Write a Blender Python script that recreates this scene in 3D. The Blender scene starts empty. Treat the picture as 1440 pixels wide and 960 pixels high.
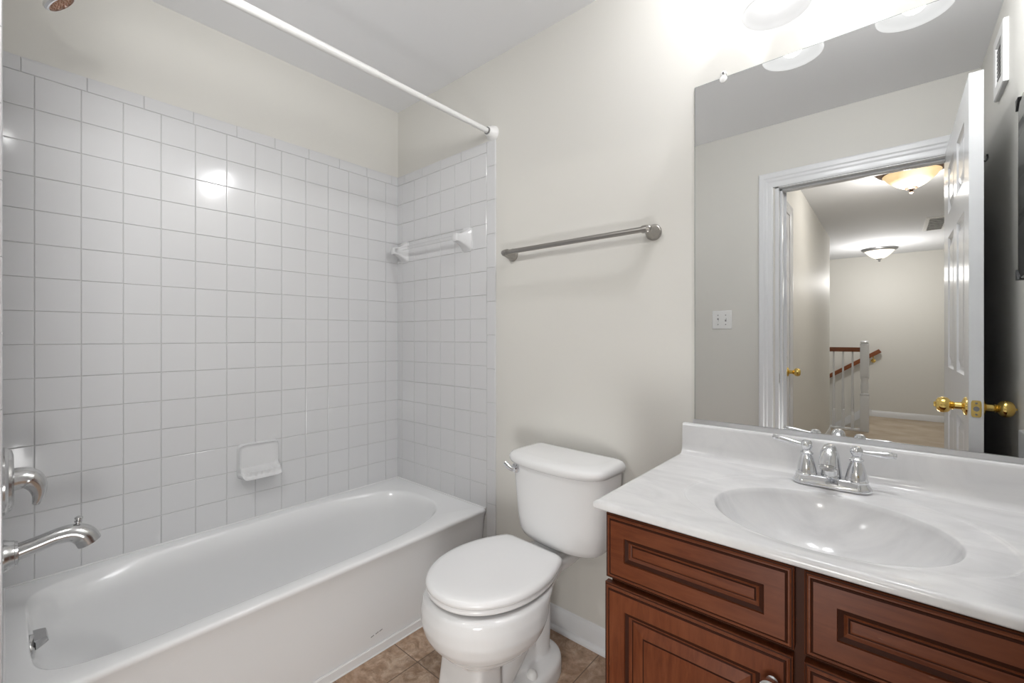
import bpy, bmesh, math, random
from mathutils import Vector, Matrix
random.seed(7)
PI = math.pi
C = bpy.context.scene.collection
scene = bpy.context.scene

# ------------------------------------------------------------------ camera, world, exposure
cam = bpy.data.cameras.new('camera'); cam_o = bpy.data.objects.new('camera', cam); C.objects.link(cam_o)
cam_o.location = (2.1169, -1.4612, 1.1725)
cam_o.rotation_euler = (math.radians(90), 0, math.radians(130.811 - 90))
cam.sensor_width = 36; cam.lens = 616.78 * 36 / 1440
cam.shift_y = -(480 - 473.4) / 1440
cam.clip_start = 0.02
scene.camera = cam_o
scene.view_settings.view_transform = 'Standard'
scene.view_settings.look = 'None'
scene.view_settings.gamma = 1
scene.view_settings.use_curve_mapping = False
scene.view_settings.exposure = 0.08
world = bpy.data.worlds.new('world'); scene.world = world
world.use_nodes = True
world.node_tree.nodes['Background'].inputs[0].default_value = (0.9, 0.95, 1, 1)
world.node_tree.nodes['Background'].inputs[1].default_value = 0.3
VANITY_W = 0.10      # each vanity bulb, straight down
CEILING_FILL_W = 8.6
HALL_NEAR_W, HALL_FAR_W = 14.0, 23.0
BULB_COLOR = (0.985, 0.985, 1.0)
FILL_W = 24.5
FILL_HIGH_W = 25.0


def area_light(name, loc, rot, size, sizey, watts, color):
    l = bpy.data.lights.new(name, 'AREA'); l.energy = watts; l.color = color
    l.shape = 'RECTANGLE'; l.size = size; l.size_y = sizey
    o = bpy.data.objects.new(name, l); C.objects.link(o); o.location = loc; o.rotation_euler = rot
    return o


def point_light(name, loc, watts, color, radius):
    l = bpy.data.lights.new(name, 'POINT'); l.energy = watts; l.color = color; l.shadow_soft_size = radius
    o = bpy.data.objects.new(name, l); C.objects.link(o); o.location = loc
    return o


# added unseen fill spots: low in the doorway and high by the door wall


def fill_spot(name, loc, aim, watts, radius):
    l = bpy.data.lights.new(name, 'SPOT'); l.energy = watts; l.color = (1, 0.995, 0.985)
    l.spot_size = math.radians(150); l.spot_blend = 1.0; l.shadow_soft_size = radius
    o = bpy.data.objects.new(name, l); C.objects.link(o); o.location = loc
    o.rotation_euler = Vector(aim).to_track_quat('-Z', 'Y').to_euler()


fill_spot('fill_spot_low', (1.95, -1.52, 0.44), (-0.66, 0.72, 0.2), FILL_W, 0.17)
fill_spot('fill_spot_high', (1.00, -1.507, 2.095), (-0.42, 0.54, -0.38), FILL_HIGH_W, 0.05)

# ------------------------------------------------------------------ materials


def mat(name, color, rough=0.5, metal=0.0, spec=0.5, coat=0.0, emit=None, emit_s=0.0, trans=0.0, ior=1.45):
    m = bpy.data.materials.new(name); m.use_nodes = True
    b = m.node_tree.nodes['Principled BSDF']
    b.inputs['Base Color'].default_value = (*color, 1)
    b.inputs['Roughness'].default_value = rough
    b.inputs['Metallic'].default_value = metal
    b.inputs['Specular IOR Level'].default_value = spec
    b.inputs['Coat Weight'].default_value = coat
    b.inputs['Coat Roughness'].default_value = 0.05
    b.inputs['Transmission Weight'].default_value = trans
    b.inputs['IOR'].default_value = ior
    if emit:
        b.inputs['Emission Color'].default_value = (*emit, 1); b.inputs['Emission Strength'].default_value = emit_s
    return m


def nodes(m):
    return m.node_tree.nodes, m.node_tree.links, m.node_tree.nodes['Principled BSDF']


def tex_coord(m, scale=(1, 1, 1), rot=(0, 0, 0), loc=(0, 0, 0)):
    N, L, b = nodes(m)
    tc = N.new('ShaderNodeTexCoord'); mp = N.new('ShaderNodeMapping')
    mp.inputs['Scale'].default_value = scale; mp.inputs['Rotation'].default_value = rot; mp.inputs['Location'].default_value = loc
    L.new(tc.outputs['Object'], mp.inputs['Vector'])
    return mp.outputs['Vector']


def noise(m, vec, scale, detail=4, rough=0.5, dist=0.0):
    N, L, b = nodes(m)
    n = N.new('ShaderNodeTexNoise'); n.inputs['Scale'].default_value = scale
    n.inputs['Detail'].default_value = detail; n.inputs['Roughness'].default_value = rough
    n.inputs['Distortion'].default_value = dist
    L.new(vec, n.inputs['Vector']); return n.outputs['Fac']


def ramp(m, fac, stops):
    N, L, b = nodes(m)
    r = N.new('ShaderNodeValToRGB'); e = r.color_ramp.elements
    while len(e) < len(stops): e.new(0.5)
    for el, (p, c) in zip(e, stops): el.position = p; el.color = (*c, 1)
    L.new(fac, r.inputs['Fac']); return r.outputs['Color']


def mixc(m, fac, a, b_, mode='MIX'):
    N, L, b = nodes(m)
    x = N.new('ShaderNodeMix'); x.data_type = 'RGBA'; x.blend_type = mode
    if isinstance(fac, float): x.inputs[0].default_value = fac
    else: L.new(fac, x.inputs[0])
    for s, v in ((6, a), (7, b_)):
        if isinstance(v, tuple): x.inputs[s].default_value = (*v, 1)
        else: L.new(v, x.inputs[s])
    return x.outputs[2]


def bump(m, height, strength, dist=0.002):
    N, L, b = nodes(m)
    bp = N.new('ShaderNodeBump'); bp.inputs['Strength'].default_value = strength; bp.inputs['Distance'].default_value = dist
    L.new(height, bp.inputs['Height']); L.new(bp.outputs['Normal'], b.inputs['Normal'])


def base(m, col):
    N, L, b = nodes(m); L.new(col, b.inputs['Base Color'])


def paint(name, color, rough=0.55):
    m = mat(name, color, rough, spec=0.3)
    v = tex_coord(m)
    n2 = noise(m, v, 1.6, 3)
    base(m, ramp(m, n2, [(0.3, tuple(c * 0.985 for c in color)), (0.7, color)]))
    bump(m, noise(m, v, 220, 3), 0.06, 0.001)
    return m


M = {}
M['wall'] = paint('beige_wall_paint', (0.695, 0.682, 0.642))
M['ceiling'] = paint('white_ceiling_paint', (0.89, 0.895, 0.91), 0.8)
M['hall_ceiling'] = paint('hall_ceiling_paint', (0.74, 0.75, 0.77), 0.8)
M['trim'] = mat('white_gloss_trim', (0.76, 0.77, 0.785), 0.25)
M['tile'] = mat('white_glazed_tile', (0.665, 0.667, 0.675), 0.11, coat=0.0)
M['grout'] = mat('grey_white_grout', (0.56, 0.56, 0.555), 0.8)
M['caulk'] = mat('white_caulk', (0.80, 0.80, 0.80), 0.35)
M['tub'] = mat('white_tub_enamel', (0.84, 0.845, 0.85), 0.16)
M['china'] = mat('white_vitreous_china', (0.83, 0.832, 0.835), 0.10)
M['seat'] = mat('white_seat_plastic', (0.88, 0.88, 0.885), 0.22)
M['plastic'] = mat('white_plastic', (0.80, 0.80, 0.79), 0.35)
M['ceramic'] = mat('white_wall_ceramic', (0.70, 0.702, 0.708), 0.12)
M['rod'] = mat('white_rod_enamel', (0.84, 0.84, 0.83), 0.3)
M['chrome'] = mat('polished_chrome', (0.80, 0.81, 0.83), 0.07, 1.0)
M['satin'] = mat('satin_chrome', (0.60, 0.60, 0.60), 0.22, 1.0)
M['nickel'] = mat('brushed_nickel', (0.36, 0.345, 0.325), 0.33, 1.0)
M['brass'] = mat('polished_brass', (0.86, 0.62, 0.20), 0.12, 1.0)
M['aluminium'] = mat('mill_aluminium_channel', (0.72, 0.73, 0.75), 0.35, 1.0)
M['dark'] = mat('dark_void', (0.015, 0.014, 0.013), 0.7)
M['grey_paint'] = mat('grey_enamel', (0.42, 0.42, 0.42), 0.4)
M['black'] = mat('black_plastic', (0.012, 0.012, 0.013), 0.4)
M['mirror'] = mat('silvered_mirror', (0.89, 0.90, 0.90), 0.0, 1.0)
M['mirror_edge'] = mat('ground_glass_edge', (0.22, 0.25, 0.24), 0.2)
M['acrylic'] = mat('clear_acrylic', (0.95, 0.95, 0.95), 0.02, trans=1.0, ior=1.2)
M['nozzle'] = mat('shower_nozzle_plate', (0.42, 0.24, 0.16), 0.35, 0.6)
M['bronze'] = mat('rubbed_bronze', (0.20, 0.13, 0.095), 0.38, 0.85)
M['gunmetal'] = mat('grey_metal_pan', (0.30, 0.30, 0.30), 0.35, 0.9)
M['oak'] = mat('stained_oak_handrail', (0.19, 0.055, 0.016), 0.3)
M['bulb'] = mat('lit_bulb', (1, 1, 1), 0.5, emit=(1, 0.985, 0.97), emit_s=5)


def lamp_glass(name, color, emit, s, hot=None, z0=0.0, z1=1.0):
    """frosted glass of a lit lamp: it glows, more so near its bulb"""
    m = mat(name, color, 0.3, emit=emit, emit_s=s)
    return m


M['shade'] = lamp_glass('frosted_white_shade', (0.30, 0.30, 0.30), (1, 0.995, 0.985), 0.58)


def hot_glass(name, edge, centre, s_edge, s_hot, hot_loc, rad):
    m = mat(name, (0.7, 0.6, 0.45), 0.35)
    N, L, b = nodes(m)
    tc = N.new('ShaderNodeTexCoord'); vm = N.new('ShaderNodeVectorMath'); vm.operation = 'DISTANCE'
    vm.inputs[1].default_value = hot_loc
    L.new(tc.outputs['Object'], vm.inputs[0])
    mr = N.new('ShaderNodeMapRange'); mr.inputs['From Min'].default_value = 0.0; mr.inputs['From Max'].default_value = rad
    L.new(vm.outputs['Value'], mr.inputs['Value'])
    c = ramp(m, mr.outputs['Result'], [(0.0, tuple(x * s_hot for x in centre)), (0.55, tuple(x * s_edge * 1.3 for x in edge)), (1.0, tuple(x * s_edge for x in edge))])
    L.new(c, b.inputs['Emission Color']); b.inputs['Emission Strength'].default_value = 1.0
    return m


# bulb glow inside the two hall lamps' glass (local coordinates of the glass part)
M['amber'] = hot_glass('amber_alabaster_glass', (0.95, 0.66, 0.30), (1, 0.95, 0.75), 0.62, 1.3, (0.02, 0.10, -0.07), 0.17)
M['white_glass'] = hot_glass('white_lamp_glass', (0.95, 0.93, 0.86), (1, 1, 0.97), 0.75, 1.4, (0.0, 0.06, -0.06), 0.18)


def wood(name, stretch, loc=(0, 0, 0)):
    m = mat(name, (0.17, 0.055, 0.022), 0.40, spec=0.22)
    v = tex_coord(m, stretch, loc=loc)
    g = noise(m, v, 9, 7, 0.62, 0.4)
    c = ramp(m, g, [(0.28, (0.078, 0.0195, 0.0070)), (0.5, (0.122, 0.032, 0.0115)), (0.72, (0.160, 0.046, 0.0175))])
    v2 = tex_coord(m, (1, 1, 1), loc=loc)
    blot = noise(m, v2, 7, 3, 0.5)
    c = mixc(m, ramp(m, blot, [(0.35, (0, 0, 0)), (0.7, (0.55, 0.55, 0.55))]), c, (0.165, 0.054, 0.024))
    v3 = tex_coord(m, tuple(s * 0.35 for s in stretch), loc=(loc[0] + 4.3, loc[1], loc[2] + 1.7))
    wear = noise(m, v3, 60, 2, 0.6)
    c = mixc(m, ramp(m, wear, [(0.74, (0, 0, 0)), (0.80, (0.5, 0.5, 0.5))]), c, (0.30, 0.155, 0.095))
    base(m, c)
    bump(m, g, 0.08, 0.001)
    return m


M['cherry_h'] = wood('cherry_wood_grain_across', (1.2, 9, 9))
M['cherry_v'] = wood('cherry_wood_grain_upright', (9, 9, 1.2), (3, 1, 2))
M['glaze'] = mat('dark_glazed_cherry', (0.036, 0.0105, 0.005), 0.55, spec=0.12)
M['cherry_box'] = mat('dark_cherry_frame', (0.05, 0.015, 0.006), 0.5, spec=0.15)

# cultured marble
m = mat('cultured_marble', (0.80, 0.80, 0.80), 0.13)
v = tex_coord(m, (1.0, 2.6, 1.0))
n1 = noise(m, v, 5.0, 5, 0.6, 1.2)
base(m, ramp(m, n1, [(0.35, (0.68, 0.68, 0.685)), (0.5, (0.735, 0.735, 0.74)), (0.62, (0.77, 0.77, 0.77))]))
M['marble'] = m

# vinyl stone floor: square stone pattern, joints at x = 0.825, y = -0.487
m = mat('brown_stone_vinyl', (0.3, 0.2, 0.13), 0.42, spec=0.4)
N, L, b = nodes(m)
P = 0.2385
tc = N.new('ShaderNodeTexCoord'); mp = N.new('ShaderNodeMapping')
mp.inputs['Location'].default_value = (-(0.825 % P), 0.487 % P, 0)
L.new(tc.outputs['Object'], mp.inputs['Vector'])
br = N.new('ShaderNodeTexBrick'); br.offset = 0.0; br.squash = 1.0
br.inputs['Scale'].default_value = 1.0; br.inputs['Brick Width'].default_value = P; br.inputs['Row Height'].default_value = P
br.inputs['Mortar Size'].default_value = 0.0022; br.inputs['Mortar Smooth'].default_value = 0.4; br.inputs['Bias'].default_value = 0.0
br.inputs['Color1'].default_value = (0.36, 0.36, 0.36, 1); br.inputs['Color2'].default_value = (0.66, 0.66, 0.66, 1)
br.inputs['Mortar'].default_value = (0.2, 0.2, 0.2, 1)
L.new(mp.outputs['Vector'], br.inputs['Vector'])
v = tex_coord(m)
na = noise(m, v, 15, 9, 0.72, 1.3)
stone = ramp(m, na, [(0.28, (0.19,0.112,0.070)), (0.43, (0.32,0.215,0.145)), (0.55, (0.46,0.335,0.245)), (0.72, (0.62,0.50,0.40))])
nb = noise(m, v, 5.0, 4, 0.55)
stone = mixc(m, ramp(m, nb, [(0.4, (0, 0, 0)), (0.65, (0.55, 0.55, 0.55))]), stone, (0.30, 0.185, 0.122))
nc = noise(m, v, 45, 5, 0.7)
stone = mixc(m, 0.35, stone, ramp(m, nc, [(0.3, (0.2, 0.2, 0.2)), (0.7, (0.85, 0.85, 0.85))]), 'OVERLAY')
tinted = mixc(m, 0.5, stone, br.outputs['Color'], 'OVERLAY')
base(m, mixc(m, br.outputs['Fac'], tinted, (0.17, 0.118, 0.084)))
bump(m, na, 0.12, 0.001)
M['floor'] = m

m = mat('beige_carpet', (0.50, 0.42, 0.33), 0.95, spec=0.1)
v = tex_coord(m)
base(m, ramp(m, noise(m, v, 4, 4), [(0.3, (0.44, 0.36, 0.27)), (0.7, (0.56, 0.48, 0.39))]))
bump(m, noise(m, v, 300, 2), 0.3, 0.003)
M['carpet'] = m

# ------------------------------------------------------------------ mesh helpers
ORIGIN = {}


def bm_new(): return bmesh.new()


def obj(name, bm, mats, parent=None, angle=38, smooth=True, mods=None):
    """link a bmesh (built in room coordinates) as one mesh object; a child is stored about its thing's base"""
    o_ = ORIGIN.get(parent.name, Vector((0, 0, 0))) if parent else Vector((0, 0, 0))
    if parent: bmesh.ops.translate(bm, verts=bm.verts, vec=-o_)
    bmesh.ops.recalc_face_normals(bm, faces=bm.faces)
    me = bpy.data.meshes.new(name); bm.to_mesh(me); bm.free()
    for mm in (mats if isinstance(mats, (list, tuple)) else [mats]): me.materials.append(mm)
    if smooth:
        for p in me.polygons: p.use_smooth = True
        me.set_sharp_from_angle(angle=math.radians(angle))
    o = bpy.data.objects.new(name, me); C.objects.link(o)
    if parent: o.parent = parent
    ORIGIN[o.name] = o_
    return o


def thing(name, label, cat, loc=(0, 0, 0), group=None):
    o = bpy.data.objects.new(name, None); C.objects.link(o); o.location = loc
    o.empty_display_size = 0.05
    ORIGIN[o.name] = Vector(loc)
    return tag(o, label, cat, group)


def tag(o, label, cat, group=None):
    o['label'] = label; o['category'] = cat; o['kind'] = 'thing'
    if group: o['group'] = group
    return o


def struct(name, bm, mats, parent=None, **k):
    o = obj(name, bm, mats, parent, **k)
    if not parent: o['kind'] = 'structure'
    return o


def box(bm, lo, hi, bev=0.0, seg=2, mi=0):
    lo, hi = Vector(lo), Vector(hi)
    r = bmesh.ops.create_cube(bm, size=1.0)
    vs = r['verts']
    for v_ in vs: v_.co = Vector([(lo[i] + hi[i]) / 2 + v_.co[i] * (hi[i] - lo[i]) for i in range(3)])
    fs = set(f for v_ in vs for f in v_.link_faces)
    for f in fs: f.material_index = mi
    if bev > 0:
        es = list(set(e for v_ in vs for e in v_.link_edges))
        bmesh.ops.bevel(bm, geom=es, offset=bev, segments=seg, profile=0.5, affect='EDGES')


def loft(bm, rings, cap0=True, cap1=True, closed=True, mi=0, mis=None):
    """rings: lists of points of equal length"""
    V = [[bm.verts.new(p) for p in r] for r in rings]
    n = len(rings[0])
    for k in range(len(V) - 1):
        for i in range(n if closed else n - 1):
            j = (i + 1) % n
            f = bm.faces.new((V[k][i], V[k][j], V[k + 1][j], V[k + 1][i]))
            f.material_index = mis[k] if mis else mi
    if cap0: bm.faces.new(list(reversed(V[0]))).material_index = mis[0] if mis else mi
    if cap1: bm.faces.new(V[-1]).material_index = mis[-1] if mis else mi
    return V


def frame_for(axis):
    a = Vector(axis).normalized()
    t = Vector((0, 0, 1)) if abs(a.z) < 0.9 else Vector((1, 0, 0))
    u = a.cross(t).normalized(); w = a.cross(u).normalized()
    return a, u, w


def lathe(bm, origin, axis, prof, n=32, mi=0):
    """prof: (radius, distance along axis)"""
    a, u, w = frame_for(axis); o = Vector(origin)
    rings = []
    for r, h in prof:
        r = max(r, 1e-5)
        rings.append([o + a * h + (u * math.cos(2 * PI * i / n) + w * math.sin(2 * PI * i / n)) * r for i in range(n)])
    loft(bm, rings, mi=mi)


def spline(pts, k=8):
    pts = [Vector(p) for p in pts]; out = []
    for i in range(len(pts) - 1):
        p0 = pts[max(i - 1, 0)]; p1 = pts[i]; p2 = pts[i + 1]; p3 = pts[min(i + 2, len(pts) - 1)]
        for j in range(k):
            t = j / k
            out.append(0.5 * ((2 * p1) + (p2 - p0) * t + (2 * p0 - 5 * p1 + 4 * p2 - p3) * t * t + (3 * p1 - p0 - 3 * p2 + p3) * t ** 3))
    out.append(pts[-1]); return out


def tube(bm, pts, radii, n=16, flat=None, mi=0, up=None):
    """sweep a circle (or an ellipse: flat = factor of the second axis per point) along pts"""
    pts = [Vector(p) for p in pts]
    if not isinstance(radii, (list, tuple)): radii = [radii] * len(pts)
    rings = []; prev = None
    for i, p in enumerate(pts):
        d = (pts[min(i + 1, len(pts) - 1)] - pts[max(i - 1, 0)]).normalized()
        if prev is None:
            if up is not None: u = (Vector(up) - d * d.dot(Vector(up))).normalized()
            else: _, u, _ = frame_for(d)
        else: u = (prev - d * d.dot(prev)).normalized()
        prev = u; w = d.cross(u)
        fl = 1.0 if flat is None else (flat[i] if isinstance(flat, (list, tuple)) else flat)
        rings.append([p + u * (math.cos(2 * PI * j / n) * radii[i] * fl) + w * (math.sin(2 * PI * j / n) * radii[i]) for j in range(n)])
    loft(bm, rings, mi=mi)


def extrude_profile(bm, prof, start, end, along, out, up=(0, 0, 1), mi=0):
    """profile points (out, up) swept from start to end"""
    s, e, o, u = Vector(start), Vector(end), Vector(out), Vector(up)
    loft(bm, [[s + o * a + u * b_ for a, b_ in prof], [e + o * a + u * b_ for a, b_ in prof]], mi=mi)


def sgnpow(x, p): return math.copysign(abs(x) ** p, x)


def nested_panel(bm, org, ux, uz, un, w, h, steps, mis=None, back=0.0):
    """concentric rectangles from the outer edge inward: steps = (inset, height along un)"""
    org, ux, uz, un = Vector(org), Vector(ux), Vector(uz), Vector(un)
    rings = []
    if back is not None:
        rings.append([org + ux * a + uz * c + un * back for a, c in ((0, 0), (w, 0), (w, h), (0, h))])
    for ins, d in steps:
        rings.append([org + ux * a + uz * c + un * d for a, c in ((ins, ins), (w - ins, ins), (w - ins, h - ins), (ins, h - ins))])
    loft(bm, rings, cap0=back is not None, cap1=True, mis=mis)


# ------------------------------------------------------------------ the room
XR, YF, ZC = 2.44, -1.567, 2.4427          # right wall, door wall, ceiling
YP = -1.4695                                # face of the plumbing wall at the tub's foot
HX, HZ, HY1, HYF = 1.56, 2.37, -5.05, -6.95  # hall: left wall, ceiling, its corner, far wall
DX0, DX1, DZ = 1.594, 2.325, 2.078          # door opening

bm = bm_new(); box(bm, (-0.1, -1.68, -0.08), (2.56, 0.1, 0.0)); struct('floor', bm, M['floor'], smooth=False)
bm = bm_new(); box(bm, (-0.1, -1.68, ZC), (2.56, 0.1, ZC + 0.08)); struct('ceiling', bm, M['ceiling'], smooth=False)
bm = bm_new(); box(bm, (-0.1, -1.68, 0.0), (0.0, 0.0, ZC)); wall_left = struct('wall_left', bm, M['wall'], smooth=False)
bm = bm_new(); box(bm, (-0.1, 0.0, 0.0), (2.56, 0.1, ZC)); wall_back = struct('wall_back', bm, M['wall'], smooth=False)
bm = bm_new(); box(bm, (XR, -1.68, 0.0), (2.56, 0.0, ZC)); struct('wall_right', bm, M['wall'], smooth=False)
bm = bm_new()
box(bm, (0.0, -1.68, 0.0), (DX0, YF, ZC)); box(bm, (DX1, -1.68, 0.0), (XR, YF, ZC)); box(bm, (DX0, -1.68, DZ), (DX1, YF, ZC))
struct('wall_front', bm, M['wall'], smooth=False)
bm = bm_new(); box(bm, (0.0, YF, 0.0), (0.785, YP, ZC)); wall_pl = struct('wall_plumbing', bm, M['wall'], smooth=False)

# tile surround: real pillowed tiles on a grout bed
TP = 0.1095; TZ0 = 0.38; TH = 0.006; GR = 0.0016
ZB = TZ0 + 15 * TP; ZT = 2.073


def one_tile(bm, O, ux, uz, un, a0, a1, z0, z1, round_sides=''):
    O, ux, uz, un = Vector(O), Vector(ux), Vector(uz), Vector(un)
    g = GR / 2
    a0 += g; a1 -= g; z0 += g; z1 -= g
    if a1 - a0 < 0.004 or z1 - z0 < 0.004: return
    ta = random.uniform(-0.0016, 0.0016); tz = random.uniform(-0.0016, 0.0016)
    ca, cz = (a0 + a1) / 2, (z0 + z1) / 2
    def pt(a, z, d): return O + ux * a + uz * z + un * (d + (a - ca) * ta + (z - cz) * tz)
    rings = []
    for ins, d in ((0, 0.0), (0.0, TH - 0.0016), (0.0006, TH - 0.0006), (0.0018, TH)):
        l = r = b_ = t = ins
        k = {0.0: 0.0, 0.0006: 0.0035, 0.0018: 0.008}[ins]
        if 'R' in round_sides: r = max(ins, k)
        if 'T' in round_sides: t = max(ins, k)
        rings.append([pt(a0 + l, z0 + b_, d), pt(a1 - r, z0 + b_, d), pt(a1 - r, z1 - t, d), pt(a0 + l, z1 - t, d)])
    loft(bm, rings, cap0=False)


def tile_field(bm, O, ux, un, breaks, amax, bull_breaks, vert_bull):
    uz = (0, 0, 1)
    for k in range(-4 if vert_bull else 0, 15):
        z0 = TZ0 + k * TP
        if k < 0: continue
        for a0, a1 in zip(breaks, breaks[1:]): one_tile(bm, O, ux, uz, un, a0, a1, z0 + (0.002 if k == 0 else 0), z0 + TP)
    for a0, a1 in zip(bull_breaks, bull_breaks[1:]): one_tile(bm, O, ux, uz, un, a0, a1, ZB, ZT, 'T')
    if vert_bull:
        a0, a1 = breaks[-1], amax
        zs = [0.0, 0.0985]
        while zs[-1] + 0.1545 < ZT - 0.05: zs.append(zs[-1] + 0.1545)
        zs.append(ZT)
        for z0, z1 in zip(zs, zs[1:]): one_tile(bm, O, ux, uz, un, a0, a1, z0, z1, 'R' + ('T' if z1 == ZT else ''))


def grout_bed(bm, lo, hi): box(bm, lo, hi)


LL = -YP
lb = [0.0] + [0.0831 + k * TP for k in range(13)] + [LL]
lbull = [0.0, 0.045] + [0.045 + 0.1535 * k for k in range(1, 10) if 0.045 + 0.1535 * k < LL] + [LL]
bm = bm_new(); tile_field(bm, (0, 0, 0), (0, -1, 0), (1, 0, 0), lb, None, lbull, False)
for f in bm.faces: f.material_index = 0
grout = bm_new(); box(grout, (-0.001, YP, TZ0 - 0.02), (TH - 0.0026, 0.0, ZT - 0.004))
struct('tile_surround', bm, M['tile'], wall_left, smooth=False)
struct('grout', grout, M['grout'], wall_left, smooth=False)
wb = [0.0, 0.0481] + [0.0481 + TP * k for k in range(1, 7)]
wbull = [0.0, 0.07, 0.224, 0.378, 0.532, 0.7051]
for wall, yy, un in ((wall_back, 0.0, (0, -1, 0)), (wall_pl, YP, (0, 1, 0))):
    bm = bm_new(); tile_field(bm, (0, yy, 0), (1, 0, 0), un, wb, 0.761, wbull, True)
    g_ = bm_new(); s = un[1]
    box(g_, (0, min(yy - s * 0.001, yy + s * (TH - 0.0026)), 0.0), (0.757, max(yy - s * 0.001, yy + s * (TH - 0.0026)), ZT - 0.004))
    struct('tile_surround', bm, M['tile'], wall, smooth=False)
    struct('grout', g_, M['grout'], wall, smooth=False)

# baseboards
BB = [(0, 0), (0.014, 0), (0.014, 0.058), (0.0115, 0.064), (0.0115, 0.068), (0.008, 0.074), (0.006, 0.083), (0.0, 0.087)]
SHOE = [(0.014, 0), (0.027, 0), (0.0265, 0.006), (0.024, 0.012), (0.019, 0.017), (0.014, 0.0185)]


def baseboard(name, s, e, out, shoe=True):
    b_ = bm_new(); extrude_profile(b_, BB, s, e, None, out)
    o = struct(name, b_, M['trim'])
    if shoe:
        b_ = bm_new(); extrude_profile(b_, SHOE, s, e, None, out); struct('shoe_moulding', b_, M['trim'], o)
    return o


baseboard('baseboard_back', (0.762, 0, 0), (1.645, 0, 0), (0, -1, 0))
baseboard('baseboard_front', (0.785, YF, 0), (1.512, YF, 0), (0, 1, 0))
baseboard('baseboard_right', (XR, YF, 0), (XR, -0.53, 0), (-1, 0, 0))

# door casing, jamb and stop
CAS = [(0, 0), (0.008, 0), (0.011, 0.012), (0.011, 0.030), (0.015, 0.040), (0.015, 0.052), (0.019, 0.060), (0.019, 0.083), (0.016, 0.090), (0, 0.090)]  # (out, outwards from the opening)


def casing(bm, y, oy, x0, x1, zt, floor_z=0.0):
    W = 0.090
    prof = CAS
    def ring(P0, dirv):  # P0 inner corner, dirv outward direction
        return [Vector(P0) + Vector((0, oy, 0)) * a + Vector(dirv) * w for a, w in prof]
    rings = [ring((x0, y, floor_z), (-0.81, 0, 0)), ring((x0, y, zt), (-0.81, 0, 0.97)), ring((x1, y, zt), (0.81, 0, 0.97)), ring((x1, y, floor_z), (0.81, 0, 0))]
    loft(bm, rings)


bm = bm_new()
casing(bm, YF, 1, DX0 - 0.012, DX1 + 0.012, DZ - 0.012)
t1 = struct('trim_1', bm, M['trim'], angle=20)
bm = bm_new()
casing(bm, -1.68, -1, DX0 + 0.04, DX1 + 0.012, DZ - 0.012)
struct('trim_2', bm, M['trim'], angle=20)
bm = bm_new()
jt = 0.018
for lo, hi in (((DX0 - 0.001, -1.68, 0), (DX0 + jt, YF, DZ)), ((DX1 - 0.002, -1.68, 0), (DX1 + 0.001, YF, DZ)), ((DX0, -1.68, DZ - jt), (DX1, YF, DZ + 0.001))):
    box(bm, lo, hi)
box(bm, (DX0 + jt, -1.655, 0), (DX0 + jt + 0.012, YF - 0.038, DZ - jt), 0.002)
box(bm, (DX0 + jt, -1.655, DZ - jt - 0.012), (DX1 - 0.002, YF - 0.038, DZ - jt), 0.002)
jamb = struct('trim_3', bm, M['trim'], angle=30)
bm = bm_new()
pr = []
for i in range(24):
    t = 2 * PI * i / 24
    pr.append((0.011 * sgnpow(math.cos(t), 0.5), 0.028 * sgnpow(math.sin(t), 0.5)))
loft(bm, [[Vector((DX0 + jt, YF - 0.019 + a, 0.925 + c)) for a, c in pr], [Vector((DX0 + jt + 0.0016, YF - 0.019 + a, 0.925 + c)) for a, c in pr]])
struct('strike_plate', bm, M['gunmetal'], jamb)

# ------------------------------------------------------------------ six panel door, open at a right angle


def six_panel(bm, O, uw, un, W, H, T):
    """leaf with moulded panels on both faces: O hinge-side bottom corner on the un = 0 face; thickness towards +un"""
    O, uw, un = Vector(O), Vector(uw), Vector(un); uz = Vector((0, 0, 1))
    st = 0.115 * W / 0.76
    ms = 0.10 * W / 0.76
    cols = [(st, (W - ms) / 2), ((W + ms) / 2, W - st)]
    rows = [(0.22, 0.85), (1.02, 1.62), (1.73, H - 0.115)]
    xs = sorted(set([0, W] + [c for p in cols for c in p])); zs = sorted(set([0, H] + [r for p in rows for r in p]))
    for face, sgn, d0 in ((0, -1, 0.0), (1, 1, T)):
        N_ = un * sgn
        B = O + un * d0
        for x0, x1 in zip(xs, xs[1:]):
            for z0, z1 in zip(zs, zs[1:]):
                if (x0, x1) in cols and (z0, z1) in rows:
                    w, h = x1 - x0, z1 - z0
                    nested_panel(bm, B + uw * x0 + uz * z0, uw, uz, N_, w, h, [(0, 0), (0.006, -0.006), (0.014, -0.009), (0.026, -0.009), (0.05, -0.002), (0.054, -0.002)], back=None)
                else:
                    bm.faces.new([bm.verts.new(B + uw * a + uz * c) for a, c in ((x0, z0), (x1, z0), (x1, z1), (x0, z1))])
    for a in (0, W):
        bm.faces.new([bm.verts.new(O + uw * a + uz * c + un * d) for c, d in ((0, 0), (H, 0), (H, T), (0, T))])
    for c in (0, H):
        bm.faces.new([bm.verts.new(O + uw * a + uz * c + un * d) for a, d in ((0, 0), (W, 0), (W, T), (0, T))])
    bmesh.ops.remove_doubles(bm, verts=bm.verts, dist=0.0003)


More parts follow.
